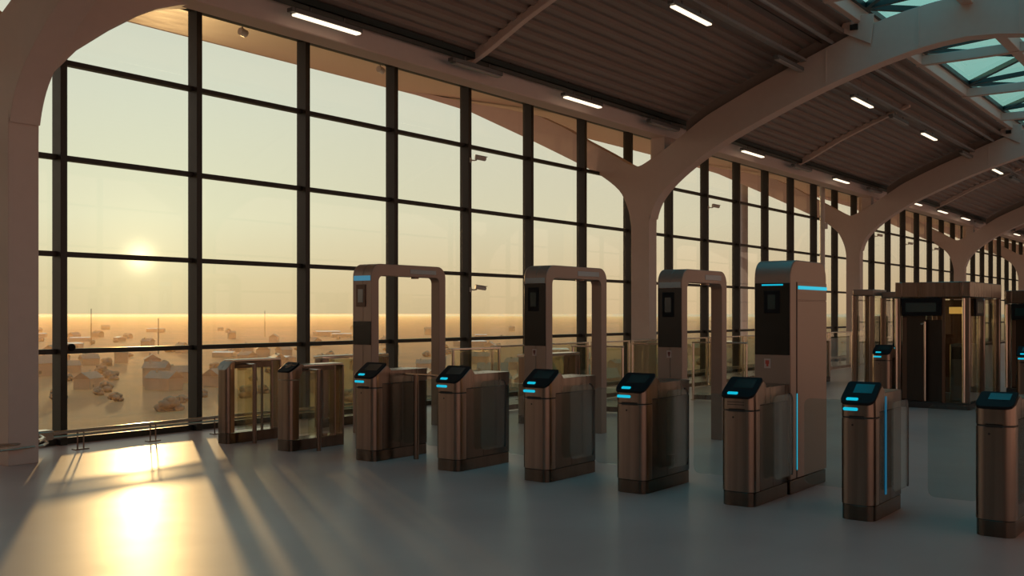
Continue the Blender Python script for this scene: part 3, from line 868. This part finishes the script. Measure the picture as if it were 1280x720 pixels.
for k, nm in enumerate(names):
    L = 1.35 if k < 4 else 1.75
    barrier(x, 9.80, L, 0, 'clear glass barrier panel with steel rail, ' + nm)
    x += L + 0.10
barrier(13.6, 9.0, 0.9, math.radians(-82), 'short glass barrier standing crosswise, seen behind the second turnstile')
barrier(15.3, 8.9, 1.0, math.radians(-80), 'short glass barrier standing crosswise, behind the third turnstile')
barrier(16.6, 8.4, 1.0, math.radians(-78), 'short glass barrier standing crosswise, behind the fourth turnstile')
barrier(17.6, 7.6, 1.0, math.radians(-70), 'short glass barrier standing crosswise, seen through the third gate arch')
barrier(11.3, 9.55, 0.95, math.radians(-10), 'slightly turned glass gate leaf ending behind the first gate arch')
# window-end second stage: a low steel-topped barrier behind the two glass units
def low_unit(X, Yl, L, w, label):
    hw = w / 2
    root = thing('lane_divider', label, 'lane divider', (X, Yl - hw, 0), group='lane dividers of the second stage')
    MB().loft([(x, h, 0, 0.12) for x, h in foot(L, hw, 0.05)]).build('plinth', 'steel_side', root, bevel=0.003)
    MB().loft([(x, h, 0.125, 0.93) for x, h in foot(L, hw, 0.05) if x < 0.11] + [(0.12, hw, 0.125, 0.93)]).build('front_post', 'steel', root, bevel=0.003)
    MB().box(L - 0.12, L, -hw, hw, 0.125, 0.93).build('rear_post', 'steel', root, bevel=0.003)
    for s in (1, -1):
        MB().box(0.125, L - 0.125, s * hw * 0.85 - 0.004, s * hw * 0.85 + 0.004, 0.125, 0.92).build('glass_panel', 'barrier_glass', root, smooth=False)
    MB().box(0.0, L, -hw, hw, 0.935, 0.975).build('top_rail', 'steel_bright', root, bevel=0.008)
low_unit(9.55, 10.55, 1.3, 0.18, 'steel-railed glass lane divider behind the two glass-sided units, nearest the glass')
low_unit(11.6, 8.6, 1.3, 0.22, 'steel-railed glass lane divider between the first and second gate arches')
low_unit(21.5, 8.4, 1.6, 0.22, 'steel-railed glass lane divider in front of the third column')
low_unit(25.5, 8.1, 1.6, 0.22, 'steel-railed glass lane divider farther back beside the third column')

# ================================================================= glass scanner cabins
def cabin(X, yr, W, L, Ht, label, wood=True, amber=True):
    root = thing('scanner_cabin', label, 'cabin', (X, yr, 0), group='glass scanner cabins')
    pw = 0.075
    def post(x0, y0, w=pw, d=pw): return MB().box(x0, x0 + d, y0, y0 + w, 0.10, Ht - 0.255)
    for (px, py, mt) in ((0, 0, 'steel'), (0, W - pw, 'steel'), (L - pw, 0, 'steel'), (L - pw, W - pw, 'steel'), (L * 0.45, 0, 'steel'), (L * 0.45, W - pw, 'steel')):
        post(px, py).build('corner_post', mt, root, bevel=0.012)
    MB().box(-0.012, L + 0.012, -0.012, 0.10, Ht - 0.25, Ht).box(-0.012, L + 0.012, W - 0.10, W + 0.012, Ht - 0.25, Ht) \
        .box(-0.012, 0.10, 0.10, W - 0.10, Ht - 0.25, Ht).box(L - 0.10, L + 0.012, 0.10, W - 0.10, Ht - 0.25, Ht).build('header', 'steel', root, bevel=0.01)
    MB().box(0.0, L, 0.0, W, Ht - 0.06, Ht - 0.02).build('roof_panel', 'steel_side', root)
    MB().box(0, L, 0, W, 0.0, 0.10).build('base', 'groove', root, bevel=0.006)
    # rounded bright trims on the window-facing edges of the posts
    for (px, py) in ((-0.004, W - 0.006), (-0.004, pw + 0.012), (L * 0.45 - 0.004, pw + 0.012), (L - pw - 0.004, pw + 0.012)):
        MB().tube([(px, py, 0.12), (px, py, Ht - 0.27)], 0.024, 12).build('edge_tube', 'steel_bright', root)
    # display above the entrance
    d = MB().box(-0.02, 0.03, W * 0.37, W - 0.09, Ht - 0.555, Ht - 0.262).build('display_housing', 'reader_black', root, bevel=0.008)
    MB().box(-0.024, -0.018, W * 0.44, W - 0.16, Ht - 0.49, Ht - 0.34).build('screen', 'screen', d)
    # entrance: sliding glass leaf, handle tube, brown inner door
    MB().box(0.03, 0.042, 0.09, W * 0.36, 0.12, Ht - 0.26).build('glass_leaf', 'barrier_glass', root, smooth=False)
    MB().box(0.02, 0.05, W * 0.33, W * 0.37, 0.10, Ht - 0.255).build('jamb', 'wood' if wood else 'steel', root, bevel=0.004)
    MB().tube([(0.01, W * 0.60, 0.12), (0.01, W * 0.60, 1.42)], 0.018, 10).tube([(0.01, W * 0.60, 1.40), (0.01, W * 0.655, 1.38)], 0.016, 8).build('handle_tube', 'steel_bright', root)
    lf = MB().box(0.055, 0.085, W * 0.60, W - 0.085, 0.11, Ht - 0.26).build('door_leaf', 'door_dark', root, bevel=0.004)
    MB().box(0.13, 0.16, W * 0.37, W * 0.62, 0.11, Ht - 0.62).build('door_leaf', 'door_dark', root, bevel=0.004)
    MB().box(0.045, 0.056, W * 0.86, W - 0.09, 0.14, Ht - 0.58).build('door_stile', 'wood', lf, bevel=0.003)
    for y in (0.03, W - 0.042):
        g = MB().box(pw, L * 0.45, y, y + 0.012, 0.12, Ht - 0.26).build('glass_wall', 'barrier_glass', root, smooth=False)
        g = MB().box(L * 0.45 + pw, L - pw, y, y + 0.012, 0.12, Ht - 0.26).build('glass_wall', 'barrier_glass', root, smooth=False)
    if wood:
        dr = MB().box(L - 0.09, L - 0.05, W * 0.34, W * 0.92, 0.11, Ht - 0.27).build('inner_door', 'wood', root, bevel=0.006)
        MB().box(L - 0.10, L - 0.088, W * 0.40, W * 0.62, 0.9, Ht - 0.5).build('door_panel', 'wood', dr, bevel=0.004)
    if amber:
        MB().box(L * 0.80, L * 0.80 + 0.03, W * 0.46, W * 0.66, Ht - 0.52, Ht - 0.40).build('lamp', 'amber', root, bevel=0.006)
    MB().box(L * 0.45, L * 0.45 + 0.05, 0.005, 0.06, Ht - 0.30, Ht - 0.268).build('light_bar', 'led', root)
    s = MB().box(L * 0.16, L * 0.40, -0.02, 0.02, Ht - 0.56, Ht - 0.27).build('side_display', 'reader_black', root, bevel=0.006)
    MB().box(L * 0.19, L * 0.37, -0.024, -0.018, Ht - 0.51, Ht - 0.32).build('screen', 'screen', s)
    eq = MB().box(L * 0.18, L * 0.42, 0.10, 0.40, 0.10, 1.05).build('equipment_box', 'fixture', root, bevel=0.02)
    MB().box(L * 0.17, L * 0.18, 0.14, 0.36, 0.8, 1.0).build('grille', 'groove', eq)
    return root
cabin(17.5, 3.94, 1.15, 2.3, 2.07, 'large steel-framed glass scanner cabin with a dark display over its entrance')
cabin(21.6, 3.05, 1.15, 2.4, 2.0, 'steel-framed glass scanner cabin farther back at the picture edge, behind the large one', wood=True, amber=False)

# ================================================================= outside: ground, houses, trees, haze
GZ = -26.0
struct(MB().box(-4000, 9000, 30, 9000, GZ - 1, GZ).build('ground', 'ground'))
def house_master(w, d, h, rh):
    root = thing('distant_house', None, None)
    MB().box(-w / 2, w / 2, -d / 2, d / 2, 0, h).build('wall', 'house_wall', root)
    MB().prism([(-d / 2 - 0.5, h - 0.2), (d / 2 + 0.5, h - 0.2), (0, h + rh)], 'x', -w / 2 - 0.5, w / 2 + 0.5).build('roof', 'house_roof', root)
    for s in (-1, 1):
        MB().box(s * w * 0.25 - 0.8, s * w * 0.25 + 0.8, -d / 2 - 0.06, -d / 2 + 0.02, 1.2, 2.8).build('window', 'mullion', root)
    MB().box(w * 0.2, w * 0.2 + 0.9, 0.6, 1.5, h, h + rh + 0.8).build('chimney', 'house_wall', root)
    return root
def shed_master(w, d, h):
    root = thing('distant_shed', None, None)
    MB().box(-w / 2, w / 2, -d / 2, d / 2, 0, h).build('wall', 'house_wall', root)
    MB().prism([(-d / 2 - 0.3, h), (d / 2 + 0.3, h), (d / 2 + 0.3, h + 0.3), (0, h + 1.6), (-d / 2 - 0.3, h + 0.3)], 'x', -w / 2 - 0.3, w / 2 + 0.3).build('roof', 'shed_roof', root)
    MB().box(-2.2, 2.2, -d / 2 - 0.08, -d / 2 + 0.02, 0, h * 0.7).build('door', 'mullion', root)
    return root
def tree_master(h, r):
    root = thing('distant_tree', None, None)
    m = MB().tube([(0, 0, 0), (0, 0, h * 0.4)], 0.3, 7).build('trunk', 'bark', root)
    bm = bmesh.new()
    for k in range(20):
        a = random.uniform(0, 2 * PI); q = random.uniform(0, r * 0.8)
        s = random.uniform(0.28, 0.5) * r
        mtx = Matrix.Translation((q * math.cos(a), q * math.sin(a), h * 0.08 + random.uniform(0, h * 0.5) * (1 - 0.6 * q / r))) @ Matrix.Diagonal((s, s, s * 0.8, 1))
        bmesh.ops.create_icosphere(bm, subdivisions=2, radius=1.0, matrix=mtx)
    for v in bm.verts: v.co += Vector((random.uniform(-1, 1), random.uniform(-1, 1), random.uniform(-1, 1))) * 0.12 * r * 0.5
    me = bpy.data.meshes.new('crown'); bm.to_mesh(me); bm.free()
    me.materials.append(MAT['tree']); me.shade_smooth()
    o = bpy.data.objects.new('crown', me); col.objects.link(o); o.parent = root
    return root
hm = [house_master(13, 9, 5.5, 3.2), house_master(18, 10, 6.5, 3.6), house_master(10, 8, 8.5, 2.6)]
sm = [shed_master(34, 18, 6), shed_master(22, 12, 5)]
tm = [tree_master(7, 3.8), tree_master(8, 4.8), tree_master(5.5, 3.4)]
used = set()
taken = []
def place(masters, n, dmin, dmax, label, cat, group, rad):
    for k in range(n):
        src = masters[k % len(masters)]
        o = src if id(src) not in used else copy_tree(src)
        used.add(id(src))
        t = random.uniform(-0.52, 0.42)
        u = random.random()
        d = 1.0 / (1.0 / dmin + (1.0 / dmax - 1.0 / dmin) * u)
        for _try in range(200):
            x = d * (math.cos(TH) + t * math.sin(TH)); y = d * (math.sin(TH) - t * math.cos(TH))
            if all((x - a) ** 2 + (y - b) ** 2 > (rad + c) ** 2 for a, b, c in taken): break
            t = random.uniform(-0.52, 0.42); d = 1.0 / (1.0 / dmin + (1.0 / dmax - 1.0 / dmin) * random.random())
        taken.append((x, y, rad))
        o.location = (x, y, GZ); o.rotation_euler = (0, 0, random.uniform(0, PI))
        s = random.uniform(0.55, 0.9); o.scale = (s, s, s)
        tag(o, label, cat, group)
place(hm, 110, 330, 2000, 'small hazy house on the plain outside the windows', 'house', 'houses on the hazy plain', 9)
place(sm, 20, 420, 1600, 'low shed with pale metal roof on the hazy plain outside', 'shed', 'sheds on the hazy plain', 17)
place(tm, 120, 280, 1300, 'dark round tree on the hazy plain outside the windows', 'tree', 'trees on the hazy plain', 6)
for (px, d, hh, lab) in ((114, 900, 32, 'thin mast on the horizon beyond the first window bay'), (198, 700, 24.5, 'thin mast on the plain beyond the first window bay, nearer the second mullion'), (331, 1200, 31, 'thin mast on the horizon beyond the second window bay')):
    t = (px - 640) / F_PX
    r = thing('distant_mast', lab, 'mast', (d * (math.cos(TH) + t * math.sin(TH)), d * (math.sin(TH) - t * math.cos(TH)), GZ))
    MB().tube([(0, 0, 0), (0, 0, hh * 0.6)], 0.45, 8).build('shaft', 'bark', r)
    MB().tube([(0, 0, hh * 0.6), (0, 0, hh)], 0.28, 8).build('aerial', 'bark', r)

HAZE = 1
if HAZE:
    hzm = bpy.data.materials.new('warm_haze'); hzm.use_nodes = True
    nt = hzm.node_tree; nt.nodes.clear()
    out = nt.nodes.new('ShaderNodeOutputMaterial')
    vs = nt.nodes.new('ShaderNodeVolumeScatter')
    vs.inputs['Color'].default_value = (0.40, 0.205, 0.08, 1)
    vs.inputs['Density'].default_value = 0.0008
    vs.inputs['Anisotropy'].default_value = 0.65
    nt.links.new(vs.outputs['Volume'], out.inputs['Volume'])
    tag(MB().box(-3900, 8900, 60, 8900, GZ - 8, -0.4).build('haze', hzm, smooth=False), 'warm evening haze lying over the plain outside', 'haze', kind='stuff')

# ================================================================= sun and sky
SUN_T, SUN_E = (175 - 640) / F_PX, (YH - 322) / F_PX
sd = Vector((math.cos(TH) + SUN_T * math.sin(TH), math.sin(TH) - SUN_T * math.cos(TH), SUN_E)).normalized()
sl = bpy.data.lights.new('sun', 'SUN')
sl.energy = 1.3; sl.color = (1.0, 0.62, 0.25); sl.angle = math.radians(0.9)
so = bpy.data.objects.new('sun', sl); col.objects.link(so)
lamp_dir = Vector((sd.x, sd.y, math.tan(math.radians(3.9)) * math.hypot(sd.x, sd.y))).normalized()
so.rotation_euler = (-lamp_dir).to_track_quat('-Z', 'Y').to_euler()

w = bpy.data.worlds.new('evening_sky'); sc.world = w
w.use_nodes = True
nt = w.node_tree; nt.nodes.clear()
out = nt.nodes.new('ShaderNodeOutputWorld')
bg = nt.nodes.new('ShaderNodeBackground')
nt.links.new(bg.outputs['Background'], out.inputs['Surface'])
tc = nt.nodes.new('ShaderNodeTexCoord')
nrm = nt.nodes.new('ShaderNodeVectorMath'); nrm.operation = 'NORMALIZE'
nt.links.new(tc.outputs['Generated'], nrm.inputs[0])
sep = nt.nodes.new('ShaderNodeSeparateXYZ'); nt.links.new(nrm.outputs['Vector'], sep.inputs['Vector'])
def ramp(stops):
    r = nt.nodes.new('ShaderNodeValToRGB')
    el = r.color_ramp.elements
    while len(el) < len(stops): el.new(0.5)
    for e, (p, c) in zip(el, stops):
        e.position = p; e.color = (*c, 1)
    return r
mz = nt.nodes.new('ShaderNodeMapRange')
mz.inputs['From Min'].default_value = 0.0; mz.inputs['From Max'].default_value = 1.0
nt.links.new(sep.outputs['Z'], mz.inputs['Value'])
warm = ramp([(0.0, (0.66, 0.50, 0.275)), (0.03, (0.70, 0.56, 0.325)), (0.09, (0.755, 0.71, 0.495)), (0.20, (0.70, 0.71, 0.57)), (0.32, (0.66, 0.69, 0.58)), (0.55, (0.46, 0.58, 0.56)), (0.8, (0.03, 0.68, 0.90)), (1.0, (0.02, 0.72, 0.96))])
cool = ramp([(0.0, (0.86, 0.48, 0.35)), (0.08, (0.86, 0.49, 0.36)), (0.25, (0.60, 0.43, 0.38)), (0.55, (0.26, 0.44, 0.48)), (0.8, (0.03, 0.68, 0.90)), (1.0, (0.02, 0.72, 0.96))])
nt.links.new(mz.outputs['Result'], warm.inputs['Fac']); nt.links.new(mz.outputs['Result'], cool.inputs['Fac'])
hd_ = Vector((sd.x, sd.y, 0)).normalized()
dt = nt.nodes.new('ShaderNodeVectorMath'); dt.operation = 'DOT_PRODUCT'
nt.links.new(nrm.outputs['Vector'], dt.inputs[0]); dt.inputs[1].default_value = hd_
mr = nt.nodes.new('ShaderNodeMapRange')
mr.inputs['From Min'].default_value = -0.35; mr.inputs['From Max'].default_value = 1.0
nt.links.new(dt.outputs['Value'], mr.inputs['Value'])
mixc = nt.nodes.new('ShaderNodeMix'); mixc.data_type = 'RGBA'
nt.links.new(mr.outputs['Result'], mixc.inputs['Factor'])
nt.links.new(cool.outputs['Color'], mixc.inputs['A']); nt.links.new(warm.outputs['Color'], mixc.inputs['B'])
d2 = nt.nodes.new('ShaderNodeVectorMath'); d2.operation = 'DOT_PRODUCT'
nt.links.new(nrm.outputs['Vector'], d2.inputs[0]); d2.inputs[1].default_value = sd
last = mixc.outputs['Result']
for power, colr in ((60, (0.09, 0.12, 0.07)), (900, (0.16, 0.13, 0.06)), (16000, (1.2, 1.0, 0.55))):
    ab = nt.nodes.new('ShaderNodeMath'); ab.operation = 'MAXIMUM'; ab.inputs[1].default_value = 0.0
    nt.links.new(d2.outputs['Value'], ab.inputs[0])
    pw = nt.nodes.new('ShaderNodeMath'); pw.operation = 'POWER'; pw.inputs[1].default_value = power
    nt.links.new(ab.outputs['Value'], pw.inputs[0])
    sclr = nt.nodes.new('ShaderNodeVectorMath'); sclr.operation = 'SCALE'
    sclr.inputs[0].default_value = colr
    nt.links.new(pw.outputs['Value'], sclr.inputs['Scale'])
    ad = nt.nodes.new('ShaderNodeVectorMath'); ad.operation = 'ADD'
    nt.links.new(last, ad.inputs[0]); nt.links.new(sclr.outputs['Vector'], ad.inputs[1])
    last = ad.outputs['Vector']
nt.links.new(last, bg.inputs['Color'])
bg.inputs['Strength'].default_value = 1.0

# ================================================================= camera, view
cd_ = bpy.data.cameras.new('camera')
cd_.sensor_width = 36.0; cd_.lens = 36.0 * F_PX / 1280.0
cd_.shift_y = (YH - 360.0) / 1280.0
cd_.clip_end = 20000
co = bpy.data.objects.new('camera', cd_); col.objects.link(co)
co.location = (0, 0, CAM_H)
co.rotation_euler = (PI / 2, 0, TH - PI / 2)
sc.camera = co
sc.view_settings.view_transform = 'Standard'
sc.view_settings.look = 'None'
sc.view_settings.exposure = 0.0
sc.view_settings.gamma = 1.0
sc.view_settings.use_curve_mapping = False
sc.cycles.use_denoising = True
sc.cycles.max_bounces = 10
sc.cycles.transparent_max_bounces = 24
sc.cycles.sample_clamp_indirect = 6.0
